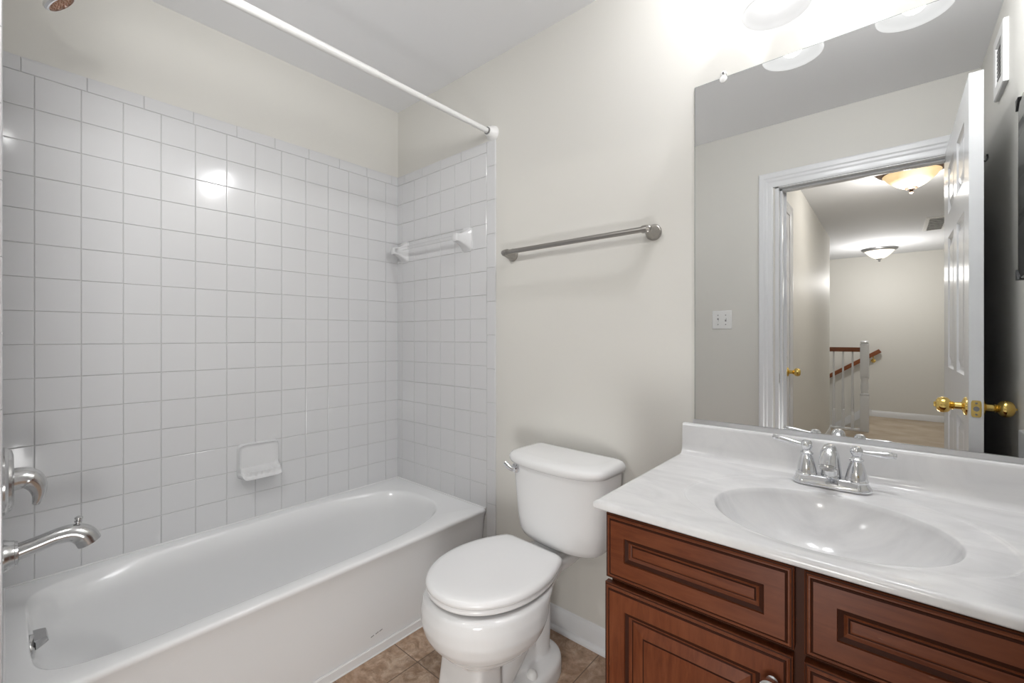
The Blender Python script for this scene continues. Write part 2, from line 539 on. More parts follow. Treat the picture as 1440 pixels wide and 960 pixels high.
KNOB = [(0.032, 0), (0.032, 0.003), (0.029, 0.007), (0.020, 0.010), (0.013, 0.013), (0.012, 0.030), (0.016, 0.034), (0.013, 0.037), (0.019, 0.041), (0.026, 0.047), (0.0285, 0.056), (0.028, 0.064), (0.024, 0.073), (0.016, 0.078), (0.006, 0.0795), (0.0, 0.080)]
DLX, DLT, DLY0, DLY1 = 2.319, 0.035, -0.705, -1.553
bm = bm_new(); six_panel(bm, (DLX, DLY1, 0.012), (0, 1, 0), (1, 0, 0), DLY0 - DLY1, 2.072 - 0.012, DLT)
door = struct('door_1', bm, M['trim'], angle=25)
KZ, KY = 0.928, -0.768
bm = bm_new(); lathe(bm, (DLX, KY, KZ), (-1, 0, 0), KNOB); k1 = struct('door_knob', bm, M['brass'], door)
bm = bm_new(); box(bm, (DLX - 0.084, KY - 0.003, KZ - 0.009), (DLX - 0.0785, KY + 0.003, KZ + 0.009), 0.001); struct('turn_button', bm, M['brass'], k1)
bm = bm_new(); lathe(bm, (DLX + DLT, KY, KZ), (1, 0, 0), KNOB); lathe(bm, (DLX + DLT + 0.078, KY, KZ), (1, 0, 0), [(0.004, 0), (0.004, 0.006), (0, 0.006)]); struct('door_knob', bm, M['brass'], door)
bm = bm_new(); pr = []
for i in range(32):
    t = 2 * PI * i / 32
    pr.append((0.0125 * sgnpow(math.cos(t), 0.35), 0.0285 * sgnpow(math.sin(t), 0.35)))
cx = DLX + DLT / 2
loft(bm, [[Vector((cx + a, DLY0 - 0.001, KZ + c)) for a, c in pr], [Vector((cx + a, DLY0 + 0.0016, KZ + c)) for a, c in pr]])
lp = struct('latch_plate', bm, M['brass'], door)
bm = bm_new()
loft(bm, [[Vector((cx + 0.0075 * math.cos(2 * PI * i / 24), DLY0 + d, KZ + 0.0085 * math.sin(2 * PI * i / 24))) for i in range(24)] for d in (0.0, 0.004)])
for dz in (0.019, -0.019):
    lathe(bm, (cx, DLY0 + 0.001, KZ + dz), (0, 1, 0), [(0.0032, 0), (0.0032, 0.0016), (0.001, 0.002), (0, 0.002)], 12)
struct('latch_bolt', bm, M['gunmetal'], lp)
bm = bm_new()
for hz in (0.25, 1.05, 1.85):
    lathe(bm, (DLX + DLT + 0.004, DLY1 - 0.004, hz - 0.045), (0, 0, 1), [(0.006, 0), (0.006, 0.09), (0.003, 0.094), (0, 0.095)], 14)
struct('hinge', bm, M['brass'], door)

# ------------------------------------------------------------------ hall behind the camera, seen in the mirror
bm = bm_new()
box(bm, (1.82, HYF, -0.08), (2.95, -1.68, -0.001)); box(bm, (HX - 0.4, -5.60, -0.08), (1.82, -1.68, -0.001))
struct('floor_hall', bm, M['carpet'], smooth=False)
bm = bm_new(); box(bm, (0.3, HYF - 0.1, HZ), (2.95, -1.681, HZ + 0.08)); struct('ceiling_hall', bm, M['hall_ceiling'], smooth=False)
bm = bm_new(); box(bm, (HX - 0.11, HY1, 0), (HX, -1.681, HZ)); box(bm, (0.3, HY1, 0), (HX - 0.11, HY1 + 0.1, HZ))
hall_left = struct('wall_hall_left', bm, M['wall'], smooth=False)
bm = bm_new(); box(bm, (2.85, HYF, 0), (2.95, -1.681, HZ)); struct('wall_hall_right', bm, M['wall'], smooth=False)
bm = bm_new(); box(bm, (0.3, HYF - 0.1, -1.3), (2.95, HYF, HZ)); struct('wall_hall_far', bm, M['wall'], smooth=False)
bm = bm_new(); box(bm, (0.2, HYF, -1.3), (0.3, HY1, HZ)); struct('wall_stairwell', bm, M['wall'], smooth=False)
bm = bm_new(); box(bm, (2.56, -1.681, 0), (2.95, -1.60, HZ)); struct('wall_hall_return', bm, M['wall'], smooth=False)
bm = bm_new()
for i in range(6):
    box(bm, (1.82 - 0.25 * (i + 1), HYF, -0.19 * (i + 1) - 0.2), (1.82 - 0.25 * i, -5.62, -0.19 * (i + 1)), 0.01)
struct('floor_stairs', bm, M['carpet'], smooth=False)
bm = bm_new()
sk = [(1.9, 0.0), (1.9, 0.10), (1.80, 0.10), (0.32, -1.02), (0.32, -1.15), (1.75, -0.06), (1.82, 0.0)]
loft(bm, [[Vector((a, HYF, c)) for a, c in sk], [Vector((a, HYF + 0.016, c)) for a, c in sk]])
struct('trim_4', bm, M['trim'], angle=20)
b_ = bm_new(); extrude_profile(b_, BB, (1.9, HYF, 0), (2.85, HYF, 0), None, (0, 1, 0)); struct('baseboard_hall', b_, M['trim'])
b_ = bm_new(); extrude_profile(b_, BB, (HX, HY1, 0), (HX, -2.36, 0), None, (1, 0, 0)); struct('baseboard_hall_left', b_, M['trim'])

# closed closet door in the hall's left wall
bm = bm_new(); six_panel(bm, (HX - 0.031, -2.245, 0.012), (0, 1, 0), (1, 0, 0), 0.53, 2.03, 0.035)
door2 = struct('door_2', bm, M['trim'], angle=25)
bm = bm_new(); lathe(bm, (HX + 0.004, -2.17, 0.925), (1, 0, 0), KNOB); struct('door_knob', bm, M['brass'], door2)
bm = bm_new()
prof = CAS
def ringc(P0, dirv): return [Vector(P0) + Vector((1, 0, 0)) * a + Vector(dirv) * w * 0.7 for a, w in prof]
loft(bm, [ringc((HX, -2.25, 0), (0, -1, 0)), ringc((HX, -2.25, 2.045), (0, -1, 1)), ringc((HX, -1.69, 2.045), (0, 0, 1))])
struct('trim_5', bm, M['trim'], angle=20)

# stair railing
NX, NY = 1.872, -5.533
rail = thing('stair_railing', 'white stair railing with turned newel post and brown top rail in the hall', 'railing', (NX, NY, 0))
bm = bm_new()
box(bm, (NX - 0.043, NY - 0.043, 0), (NX + 0.043, NY + 0.043, 0.44), 0.004)
lathe(bm, (NX, NY, 0.44), (0, 0, 1), [(0.043, 0), (0.046, 0.01), (0.044, 0.025), (0.034, 0.03), (0.036, 0.06), (0.040, 0.10), (0.038, 0.16), (0.034, 0.20), (0.043, 0.215), (0.044, 0.23), (0.040, 0.24)], 24)
box(bm, (NX - 0.043, NY - 0.043, 0.675), (NX + 0.043, NY + 0.043, 1.07), 0.004)
lathe(bm, (NX, NY, 1.068), (0, 0, 1), [(0.043, 0), (0.047, 0.008), (0.044, 0.018), (0.036, 0.022), (0.044, 0.030), (0.043, 0.044), (0.032, 0.052), (0.0, 0.055)], 24)
obj('newel_post', bm, M['trim'], rail)
bm = bm_new()
pr = [(-0.028, 0), (0.028, 0), (0.03, 0.02), (0.026, 0.04), (0.018, 0.055), (-0.018, 0.055), (-0.026, 0.04), (-0.03, 0.02)]
loft(bm, [[Vector((x_, NY + a, 0.985 + c)) for a, c in pr] for x_ in (0.6, NX - 0.040)])
obj('top_rail', bm, M['oak'], rail)['label'] = 'brown wooden top rail'
bm = bm_new(); box(bm, (0.6, NY - 0.05, -0.001), (NX - 0.042, NY + 0.05, 0.022), 0.004); obj('shoe_rail', bm, M['trim'], rail)
for bx in (1.753, 1.657, 1.561, 1.465, 1.369):
    bm = bm_new()
    box(bm, (bx - 0.016, NY - 0.016, 0.02), (bx + 0.016, NY + 0.016, 0.24), 0.002)
    lathe(bm, (bx, NY, 0.24), (0, 0, 1), [(0.016, 0), (0.018, 0.006), (0.012, 0.018), (0.015, 0.03), (0.013, 0.2), (0.009, 0.70), (0.009, 0.75)], 14)
    obj('baluster', bm, M['trim'], rail)

hr = thing('handrail', 'sloping brown wall handrail rising behind the white newel post', 'handrail', (2.0, HYF, 0.9))
bm = bm_new()
A, B_ = Vector((2.005, HYF + 0.075, 0.965)), Vector((0.6, HYF + 0.075, 0.02))
dr = (B_ - A).normalized(); upv = Vector((0, 1, 0)).cross(dr).normalized()
if upv.z < 0: upv = -upv
loft(bm, [[p + Vector((0, a, 0)) + upv * (c - 0.02) for a, c in pr] for p in (A, B_)])
obj('rail', bm, M['oak'], hr)
bm = bm_new()
pb = A + dr * 0.10
tube(bm, spline([(pb.x, HYF + 0.002, pb.z - 0.09), (pb.x, HYF + 0.05, pb.z - 0.085), (pb.x, HYF + 0.074, pb.z - 0.02)]), 0.007, 10)
lathe(bm, (pb.x, HYF, pb.z - 0.09), (0, 1, 0), [(0.028, 0), (0.028, 0.004), (0.02, 0.01), (0, 0.011)], 20)
obj('bracket', bm, M['brass'], hr)


def hall_lamp(x, y, glass, pan, label, watts, color, bulb_dy=0.0, bulb_dz=0.20):
    t = thing('ceiling_lamp', label, 'lamp', (x, y, HZ), 'hall ceiling lamps')
    bm = bm_new(); lathe(bm, (x, y, HZ), (0, 0, -1), [(0.06, 0), (0.192, 0.0), (0.196, 0.004), (0.196, 0.010), (0.188, 0.020), (0.160, 0.034), (0.150, 0.038), (0.146, 0.030), (0.05, 0.012)], 48)
    obj('pan', bm, pan, t)
    bm = bm_new(); lathe(bm, (x, y, HZ - 0.030), (0, 0, -1), [(0.158, 0.0), (0.160, 0.006), (0.150, 0.014), (0.140, 0.028), (0.118, 0.052), (0.085, 0.080), (0.055, 0.098), (0.03, 0.108), (0.012, 0.110), (0.0, 0.110)], 48)
    g = obj('glass_bowl', bm, glass, t)
    bm = bm_new(); lathe(bm, (x, y, HZ - 0.132), (0, 0, -1), [(0.034, 0), (0.036, 0.004), (0.030, 0.012), (0.012, 0.018), (0.008, 0.024), (0.013, 0.030), (0.013, 0.036), (0.006, 0.044), (0, 0.046)], 24)
    obj('finial', bm, pan, t)
    point_light('hall_bulb', (x, y + bulb_dy, HZ - bulb_dz), watts, color, 0.0)
    return t


hall_lamp(2.228, -2.78, M['amber'], M['bronze'], 'bronze hall ceiling lamp with glowing amber glass bowl, reflected in the mirror', HALL_NEAR_W, (1, 0.955, 0.90))
hall_lamp(2.00, -6.33, M['white_glass'], M['gunmetal'], 'grey hall ceiling lamp with white glass bowl above the stair landing', HALL_FAR_W, (1, 0.97, 0.94), 0.40, 0.45)

t = thing('ceiling_vent', 'small white louvred vent in the hall ceiling between the two lamps', 'vent', (2.47, -5.0, HZ))
vx0, vx1, vy0, vy1 = 2.385, 2.57, -5.34, -4.62
bm = bm_new(); nested_panel(bm, (vx0, vy0, HZ), (1, 0, 0), (0, 1, 0), (0, 0, -1), vx1 - vx0, vy1 - vy0, [(0, 0), (0.004, 0.008), (0.03, 0.010), (0.032, 0.004)], back=-0.001); obj('frame', bm, M['plastic'], t)
for i in range(8):
    y0 = vy0 + 0.05 + i * (vy1 - vy0 - 0.12) / 7
    bm = bm_new(); box(bm, (vx0 + 0.034, y0, HZ - 0.013), (vx1 - 0.034, y0 + 0.03, HZ - 0.006)); obj('louvre', bm, M['gunmetal'], t)

# ------------------------------------------------------------------ bathtub
TX = 0.70; TY0 = YP + TH; TY1 = -TH
tub = thing('bathtub', 'long white alcove bathtub with plain apron under the tiled walls', 'bathtub', (0.35, -0.73, 0))
NA = 160
CXB, CYB = 0.35, -0.755


def rect_ring(x0, x1, y0, y1, z, r=0.0):
    out = []
    for i in range(NA):
        t = 2 * PI * i / NA
        c, s = math.cos(t), math.sin(t)
        # ray from the basin's middle, stretched so that corners fall on sampled angles
        hx = (x1 - CXB) if c > 0 else (CXB - x0); hy = (y1 - CYB) if s > 0 else (CYB - y0)
        k = 1 / max(abs(c), abs(s))
        out.append(Vector((CXB + c * k * hx, CYB + s * k * hy, z)))
    return out


def basin_ring(a0, a1, b0, b1, n0, n1, z):
    """a0/a1 half widths to the wall and to the room, b0/b1 to the spout and to the far end, n0/n1 squareness there"""
    out = []
    for i in range(NA):
        t = 2 * PI * i / NA
        c, s = math.cos(t), math.sin(t)
        k = 1 / max(abs(c), abs(s)); px, py = c * k, s * k
        n = n1 if s > 0 else n0
        q = (abs(px) ** n + abs(py) ** n) ** (-1 / n)
        out.append(Vector((CXB + px * q * (a1 if c > 0 else a0), CYB + py * q * (b1 if s > 0 else b0), z)))
    return out


x0t, y0t, y1t = TH, TY0, TY1
rings = [rect_ring(x0t, 0.672, y0t, y1t, 0.0), rect_ring(x0t, 0.676, y0t, y1t, 0.20), rect_ring(x0t, 0.684, y0t, y1t, 0.31),
         rect_ring(x0t, 0.692, y0t, y1t, 0.350), rect_ring(x0t, 0.697, y0t, y1t, 0.360), rect_ring(x0t, 0.699, y0t, y1t, 0.367), rect_ring(x0t, 0.698, y0t, y1t, 0.373),
         rect_ring(x0t, 0.694, y0t, y1t, 0.377), rect_ring(x0t, 0.688, y0t, y1t, 0.379),
         basin_ring(0.296, 0.300, 0.668, 0.662, 7, 3.0, 0.3795), basin_ring(0.292, 0.294, 0.665, 0.656, 7, 3.0, 0.3775), basin_ring(0.288, 0.289, 0.663, 0.651, 7, 3.0, 0.373),
         basin_ring(0.284, 0.284, 0.662, 0.644, 5.5, 3.0, 0.362), basin_ring(0.275, 0.276, 0.661, 0.632, 4.6, 3.0, 0.345),
         basin_ring(0.262, 0.264, 0.657, 0.61, 3.8, 3.0, 0.30), basin_ring(0.245, 0.25, 0.635, 0.57, 3.4, 3.0, 0.22), basin_ring(0.225, 0.232, 0.585, 0.52, 3.2, 3.0, 0.14),
         basin_ring(0.20, 0.205, 0.555, 0.465, 3.2, 3.0, 0.09), basin_ring(0.165, 0.17, 0.50, 0.40, 3, 3, 0.066), basin_ring(0.10, 0.10, 0.38, 0.28, 3, 3, 0.06), basin_ring(0.03, 0.03, 0.15, 0.10, 2, 2, 0.058)]
bm = bm_new(); loft(bm, rings)
obj('body', bm, M['tub'], tub, angle=50)
bm = bm_new()
pr = [(0, 0), (0.006, 0.0), (0.006, 0.030), (0.003, 0.034), (0, 0.034)]
extrude_profile(bm, pr, (0.674, TY0, 0), (0.674, TY1 - 0.001, 0), None, (1, 0, 0)); obj('base_strip', bm, M['tub'], tub, angle=20)
bm = bm_new()
tube(bm, [(0.681, TY0, 0.001), (0.681, TY1 - 0.001, 0.001)], 0.0028, 8)
tube(bm, [(0.677, TY0, 0.0335), (0.677, TY1 - 0.001, 0.0335)], 0.0016, 8)
tube(bm, [(TH + 0.001, TY0, 0.381), (TH + 0.001, TY1, 0.381)], 0.0035, 8)
tube(bm, [(TH, TY1 - 0.001, 0.381), (0.700, TY1 - 0.001, 0.381)], 0.0035, 8)
tube(bm, [(TH, TY0 + 0.001, 0.381), (0.700, TY0 + 0.001, 0.381)], 0.0035, 8)
obj('caulk_bead', bm, M['caulk'], tub)
# overflow plate with its hooded trip cover on the basin's end wall
bm = bm_new()
yo = CYB - 0.662
lathe(bm, (0.35, yo - 0.006, 0.322), (0, 1, -0.18), [(0.040, 0), (0.040, 0.006), (0.036, 0.012), (0.028, 0.016), (0, 0.018)], 32)
rings = []
for k in range(9):
    a = k / 8
    yy = yo + 0.008 + 0.024 * a
    hw = 0.034 * (1 - 0.25 * a * a)
    rings.append([Vector((0.35 - hw, yy, 0.358)), Vector((0.35 + hw, yy, 0.358)), Vector((0.35 + hw, yy + 0.003, 0.352 - 0.004 * a)), Vector((0.35 + hw * 0.8, yy + 0.004, 0.33 + 0.012 * a)), Vector((0.35 - hw * 0.8, yy + 0.004, 0.33 + 0.012 * a)), Vector((0.35 - hw, yy + 0.003, 0.352 - 0.004 * a))])
loft(bm, rings)
obj('overflow_plate', bm, M['satin'], tub)
bm = bm_new(); lathe(bm, (0.35, -1.18, 0.058), (0, 0, 1), [(0.034, 0), (0.034, 0.004), (0.030, 0.006), (0.012, 0.005), (0.010, 0.012), (0, 0.012)], 24); obj('drain', bm, M['satin'], tub)
bm = bm_new()
for dy, dz in ((0, 0), (0.012, 0.003), (0.022, 0.005)):
    tube(bm, [(0.6745, -0.582 + dy * 1.6, 0.070 + dz), (0.6747, -0.570 + dy * 1.6, 0.073 + dz)], 0.0012, 6)
obj('scuff_mark', bm, M['gunmetal'], tub)

# shower valve
VX, VZ = 0.36, 0.795
YW = YP + TH
sv = thing('shower_valve', 'satin metal shower valve with round plate and lever on the tub wall above the spout', 'valve', (VX, YW, VZ))
bm = bm_new(); lathe(bm, (VX, YW, VZ), (0, 1, 0), [(0.087, 0), (0.087, 0.004), (0.083, 0.009), (0.080, 0.010), (0.078, 0.015), (0.066, 0.019), (0.03, 0.0195), (0, 0.0195)], 56); obj('escutcheon', bm, M['satin'], sv)
bm = bm_new()
path = spline([(VX, YW + 0.016, VZ), (VX, YW + 0.036, VZ), (VX, YW + 0.052, VZ - 0.010), (VX, YW + 0.062, VZ - 0.030), (VX, YW + 0.064, VZ - 0.054), (VX, YW + 0.058, VZ - 0.078)], 7)
nn = len(path)
rad = [0.030 - 0.003 * min(1, i / 10) if i < 12 else 0.027 - (i - 12) / (nn - 13) * 0.020 for i in range(nn)]
rad[-1] = 0.004
tube(bm, path, rad, 24)
obj('lever_handle', bm, M['satin'], sv)

# tub spout
SZ = 0.598
sp = thing('tub_spout', 'satin metal tub spout with diverter knob above the bathtub end', 'spout', (VX, YW, SZ))
bm = bm_new(); lathe(bm, (VX, YW, SZ), (0, 1, 0), [(0.041, 0), (0.041, 0.003), (0.036, 0.012), (0.034, 0.020), (0.032, 0.021), (0.031, 0.026), (0.022, 0.028), (0, 0.028)], 36); obj('flange', bm, M['satin'], sp)
bm = bm_new()
path = spline([(VX, YW + 0.020, SZ + 0.001), (VX, YW + 0.06, SZ + 0.010), (VX, YW + 0.10, SZ + 0.019), (VX, YW + 0.132, SZ + 0.018), (VX, YW + 0.153, SZ + 0.004), (VX, YW + 0.164, SZ - 0.018)], 7)
nn = len(path)
rad = [0.0215 + 0.0015 * max(0, 1 - i / 6) + 0.0055 * max(0, min(1, (i / nn - 0.35) / 0.4)) for i in range(nn)]
tube(bm, path, rad, 28)
obj('spout_body', bm, M['satin'], sp)
bm = bm_new(); lathe(bm, (VX, YW + 0.140, SZ + 0.040), (0, 0.1, 1), [(0.005, 0), (0.005, 0.006), (0.009, 0.007), (0.009, 0.010), (0.005, 0.011), (0.005, 0.013), (0.009, 0.015), (0.009, 0.019), (0.005, 0.022), (0, 0.022)], 20); obj('diverter_knob', bm, M['satin'], sp)

# shower head
sh = thing('showerhead', 'chrome shower head with brown nozzle face high on the tub wall', 'shower head', (VX, YP, 2.16))
bm = bm_new(); lathe(bm, (VX, YP, 2.165), (0, 1, 0), [(0.032, 0), (0.032, 0.003), (0.024, 0.010), (0.012, 0.014), (0, 0.014)], 28); obj('flange', bm, M['chrome'], sh)
bm = bm_new(); tube(bm, spline([(VX, YP + 0.005, 2.165), (VX, YP + 0.035, 2.168), (VX, YP + 0.06, 2.158), (VX, YP + 0.078, 2.140)]), 0.0105, 16); obj('arm', bm, M['chrome'], sh)
hd = Vector((0, 0.70, -0.71)).normalized(); hp = Vector((VX, YP + 0.072, 2.146))
bm = bm_new(); lathe(bm, hp, hd, [(0.010, 0), (0.016, 0.004), (0.018, 0.014), (0.014, 0.018), (0.017, 0.024), (0.030, 0.040), (0.040, 0.048), (0.0415, 0.054), (0.039, 0.059), (0.0345, 0.060), (0.034, 0.056), (0, 0.056)], 40); head = obj('head', bm, M['chrome'], sh)
bm = bm_new()
lathe(bm, hp + hd * 0.055, hd, [(0.034, 0), (0.0335, 0.002), (0, 0.003)], 32)
a_, u_, w_ = frame_for(hd)
for rr, cnt in ((0.008, 6), (0.017, 12), (0.026, 18)):
    for i in range(cnt):
        t_ = 2 * PI * i / cnt
        lathe(bm, hp + hd * 0.057 + (u_ * math.cos(t_) + w_ * math.sin(t_)) * rr, hd, [(0.0018, 0), (0.0012, 0.003), (0, 0.003)], 6)
obj('nozzle_face', bm, M['nozzle'], head)['label'] = 'brown nozzle face'

# shower curtain rod
RX, RZ = 0.742, 2.100
rd = thing('shower_rod', 'white shower curtain rod running across above the tub', 'rod', (RX, -0.73, RZ))
bm = bm_new(); tube(bm, [(RX, -0.03, RZ), (RX, -0.62, RZ)], 0.0115, 20); tube(bm, [(RX, -0.60, RZ), (RX, YP + 0.03, RZ)], 0.0135, 20); obj('rod', bm, M['rod'], rd)
for yy, s, in ((0.0, -1), (YP, 1)):
    bm = bm_new(); lathe(bm, (RX, yy, RZ), (0, s, 0), [(0.034, 0), (0.034, 0.006), (0.031, 0.014), (0.024, 0.024), (0.021, 0.036), (0.020, 0.038), (0.0, 0.038)], 32); e = obj('end_flange', bm, M['rod'], rd)
    bm = bm_new(); lathe(bm, (RX, yy + s * 0.037, RZ), (0, s, 0), [(0.0165, 0), (0.0165, 0.006), (0.0, 0.006)], 24); obj('rubber_ring', bm, M['gunmetal'], e)

# ceramic towel bar with a clear rod
tb = thing('towel_bar', 'white ceramic towel bar with clear rod on the tiled end wall', 'towel bar', (0.33, -TH, 1.64), 'towel bars')


def flare(bm, cx, cz, wall_y, hw, hh):
    rings = []
    for k in range(13):
        t = k / 12
        y = wall_y - 0.004 - 0.076 * t
        f = (1 - t) ** 2.2
        w = 0.017 + (hw - 0.017) * f; h = 0.019 + (hh - 0.019) * f
        if k == 0:
            rings.append([Vector((cx + sgnpow(math.cos(2 * PI * i / 32), 0.35) * (hw + 0.002), wall_y + 0.001, cz + sgnpow(math.sin(2 * PI * i / 32), 0.35) * (hh + 0.002))) for i in range(32)])
            rings.append([Vector((cx + sgnpow(math.cos(2 * PI * i / 32), 0.35) * (hw + 0.002), wall_y - 0.004, cz + sgnpow(math.sin(2 * PI * i / 32), 0.35) * (hh + 0.002))) for i in range(32)])
        rings.append([Vector((cx + sgnpow(math.cos(2 * PI * i / 32), 0.4) * w, y, cz + sgnpow(math.sin(2 * PI * i / 32), 0.4) * h)) for i in range(32)])
    rings.append([p.lerp(Vector((cx, wall_y - 0.082, cz)), 0.3) + Vector((0, -0.003, 0)) for p in rings[-1]])
    loft(bm, rings)


for cx_ in (0.075, 0.575):
    bm = bm_new(); flare(bm, cx_, 1.638, -TH, 0.036, 0.056); obj('bracket', bm, M['ceramic'], tb)
bm = bm_new(); tube(bm, [(0.060, -0.071, 1.642), (0.577, -0.071, 1.642)], 0.0095, 20); obj('clear_rod', bm, M['acrylic'], tb)['label'] = 'clear rod between the brackets'

# brushed nickel towel bar
tb2 = thing('towel_bar', 'brushed nickel towel bar on the painted wall above the toilet', 'towel bar', (1.18, 0, 1.53), 'towel bars')
for cx_ in (0.862, 1.500):
    bm = bm_new()
    lathe(bm, (cx_, 0, 1.531), (0, -1, 0), [(0.028, 0), (0.028, 0.005), (0.026, 0.008), (0.0245, 0.009), (0.0235, 0.013), (0.0205, 0.024), (0.0165, 0.040), (0.0138, 0.053), (0.0120, 0.063), (0.006, 0.067), (0, 0.068)], 32)
    s = 1 if cx_ < 1 else -1
    lathe(bm, (cx_ - s * 0.016, -0.055, 1.534), (s, 0, 0), [(0.006, 0), (0.010, 0.003), (0.0115, 0.008), (0.009, 0.011), (0.013, 0.014), (0.0135, 0.026), (0.0125, 0.034), (0, 0.034)], 24)
    obj('post', bm, M['nickel'], tb2)
bm = bm_new(); tube(bm, [(0.866, -0.055, 1.534), (1.496, -0.055, 1.534)], 0.0098, 20); obj('bar', bm, M['nickel'], tb2)

# soap dish on the long tiled wall
sd = thing('soap_dish', 'white ceramic soap dish fixed to the long tiled wall', 'soap dish', (TH, -0.728, 0.57))
SW, SH = 0.168, 0.150; sy0 = -0.813; sz0 = 0.562
bm = bm_new()
nU, nV = 30, 30
grid = []
for j in range(nV + 1):
    row = []
    tv = j / nV                      # 0 bottom, 1 top
    for i in range(nU + 1):
        tu = i / nU
        # rounded rectangular outline
        uu = 2 * tu - 1; vv = 2 * tv - 1
        k = max(abs(uu), abs(vv)); q = 1.0
        if k > 1e-6:
            c_, s_ = uu / k, vv / k
            q = (abs(c_) ** 9 + abs(s_) ** 9) ** (-1 / 9)
        yy = sy0 + SW * (0.5 + 0.5 * uu * q); zz = sz0 + SH * (0.5 + 0.5 * vv * q)
        edge = 1 - k
        # depth: rim frame 12 mm, recessed back, tray that sticks out below
        rim = 0.014
        tray = 0.052 * max(0.0, min(1.0, (0.34 - tv) / 0.30)) ** 0.8
        if edge < 0.09: d = rim + tray
        else:
            back = 0.006
            floor_ = 0.050 * max(0, min(1, (0.30 - tv) / 0.10))
            d = max(back, floor_ if tv < 0.30 else back)
            s2 = min(1, (edge - 0.09) / 0.06); d = (rim + tray) * (1 - s2) + d * s2
            if tv < 0.24: d += 0.0025 * math.sin(tu * PI * 14) * s2
        if edge < 0.02: d *= 0.0
        row.append(bm.verts.new((TH + d, yy, zz)))
    grid.append(row)
for j in range(nV):
    for i in range(nU):
        bm.faces.new((grid[j][i], grid[j][i + 1], grid[j + 1][i + 1], grid[j + 1][i]))
obj('dish', bm, M['ceramic'], sd, angle=60)

# ------------------------------------------------------------------ toilet
TXC = 1.150          # middle of the bowl
TKC = 1.194          # middle of the tank
to = thing('toilet', 'white two-piece toilet with closed lid between bathtub and wooden vanity', 'toilet', (TXC, -0.30, 0))
to.rotation_euler = (0, 0, -0.05)


def sup(a, b0, b1, vc, n0, n1, z, N_=72, fl=None):
    """closed outline about (TXC, -vc): half width a, b1 towards the room, b0 towards the wall"""
    out = []
    for i in range(N_):
        t_ = 2 * PI * i / N_
        c_, s_ = math.cos(t_), math.sin(t_)
        n = n1 if s_ > 0 else n0
        x_ = sgnpow(c_, 2 / n) * a; v_ = sgnpow(s_, 2 / n) * (b1 if s_ > 0 else b0)
        out.append(Vector((TXC + x_, -(vc + v_), z)))
    return out


# tank: flat back, bowed front
def tank_ring(hw, v0, vs, vf, z, rc=0.045, N_=20):
    """hw half width, v0 back, vs side depth at the front corner, vf depth at the middle of the front"""
    pts = []
    def add(x_, v_): pts.append(Vector((TKC + x_, -v_, z)))
    # front bow from left to right, with rounded corners
    for i in range(N_ + 1):
        u = -1 + 2 * i / N_
        uu = math.sin(u * PI / 2)
        n = 5.0
        x_ = hw * sgnpow(uu, 1.0)
        k = max(0.0, 1 - abs(uu) ** n)
        v_ = vs + (vf - vs) * (1 - uu * uu) - rc * (1 - k ** (1 / 2.2))
        add(x_, v_)
    for i in range(1, 6):
        t_ = i / 5 * PI / 2
        add(hw - 0.02 * (1 - math.cos(t_)), v0 + 0.02 * (1 - math.sin(t_)) if False else v0 + 0.02 - 0.02 * math.sin(t_))
    for i in range(1, 6):
        t_ = (1 - i / 5) * PI / 2
        add(-hw + 0.02 * (1 - math.cos(t_)), v0 + 0.02 - 0.02 * math.sin(t_))
    return pts


bm = bm_new()
rings = []
for z_, hw, vf in ((0.417, 0.140, 0.172), (0.420, 0.158, 0.188), (0.430, 0.170, 0.199), (0.450, 0.180, 0.206), (0.50, 0.187, 0.210), (0.58, 0.194, 0.214), (0.64, 0.199, 0.217), (0.698, 0.203, 0.219)):
    rings.append(tank_ring(hw, 0.030, vf - 0.024, vf, z_, 0.05))
loft(bm, rings); obj('tank', bm, M['china'], to, angle=50)
bm = bm_new()
rings = []
for z_, g in ((0.694, -0.012), (0.694, 0.0), (0.697, 0.006), (0.706, 0.010), (0.716, 0.010), (0.724, 0.006), (0.730, -0.002), (0.734, -0.014), (0.7355, -0.03)):
    rings.append(tank_ring(0.200 + g, 0.016 - min(g, 0) * 0.4, 0.205 + g, 0.230 + g, z_ + 0.004, 0.055))
loft(bm, rings); obj('tank_lid', bm, M['china'], to, angle=50)
bm = bm_new()
fx, fz, fv = TKC - 0.150, 0.680, 0.206
lathe(bm, (fx, -fv + 0.006, fz), (0, -1, 0), [(0.019, 0), (0.019, 0.008), (0.017, 0.012), (0.009, 0.014), (0.009, 0.026), (0, 0.027)], 24)
path = spline([(fx + 0.004, -fv - 0.020, fz - 0.002), (fx - 0.010, -fv - 0.023, fz + 0.003), (fx - 0.022, -fv - 0.024, fz + 0.009), (fx - 0.034, -fv - 0.024, fz + 0.016)], 5)
tube(bm, path, [0.0085 + 0.002 * i / len(path) for i in range(len(path))], 14, flat=0.6)
obj('flush_lever', bm, M['chrome'], to)['label'] = 'chrome flush lever'
# bowl with trapway and foot, one continuous casting
bm = bm_new()
B = [  # z, half width, centre, back, front, n
    (0.386, 0.176, 0.425, 0.20, 0.215, 2.3), (0.377, 0.188, 0.425, 0.20, 0.228, 2.3), (0.345, 0.195, 0.428, 0.20, 0.234, 2.2), (0.31, 0.195, 0.432, 0.20, 0.230, 2.2), (0.28, 0.186, 0.438, 0.19, 0.216, 2.2),
    (0.258, 0.173, 0.440, 0.18, 0.202, 2.2), (0.250, 0.162, 0.440, 0.17, 0.191, 2.2), (0.228, 0.146, 0.440, 0.15, 0.174, 2.2), (0.205, 0.120, 0.440, 0.13, 0.150, 2.2), (0.19, 0.100, 0.44, 0.12, 0.12, 2.4)]
loft(bm, [sup(a, b0, b1, vc, 2.0 if z > 0.36 else 1.65, n, z) for z, a, vc, b0, b1, n in B])
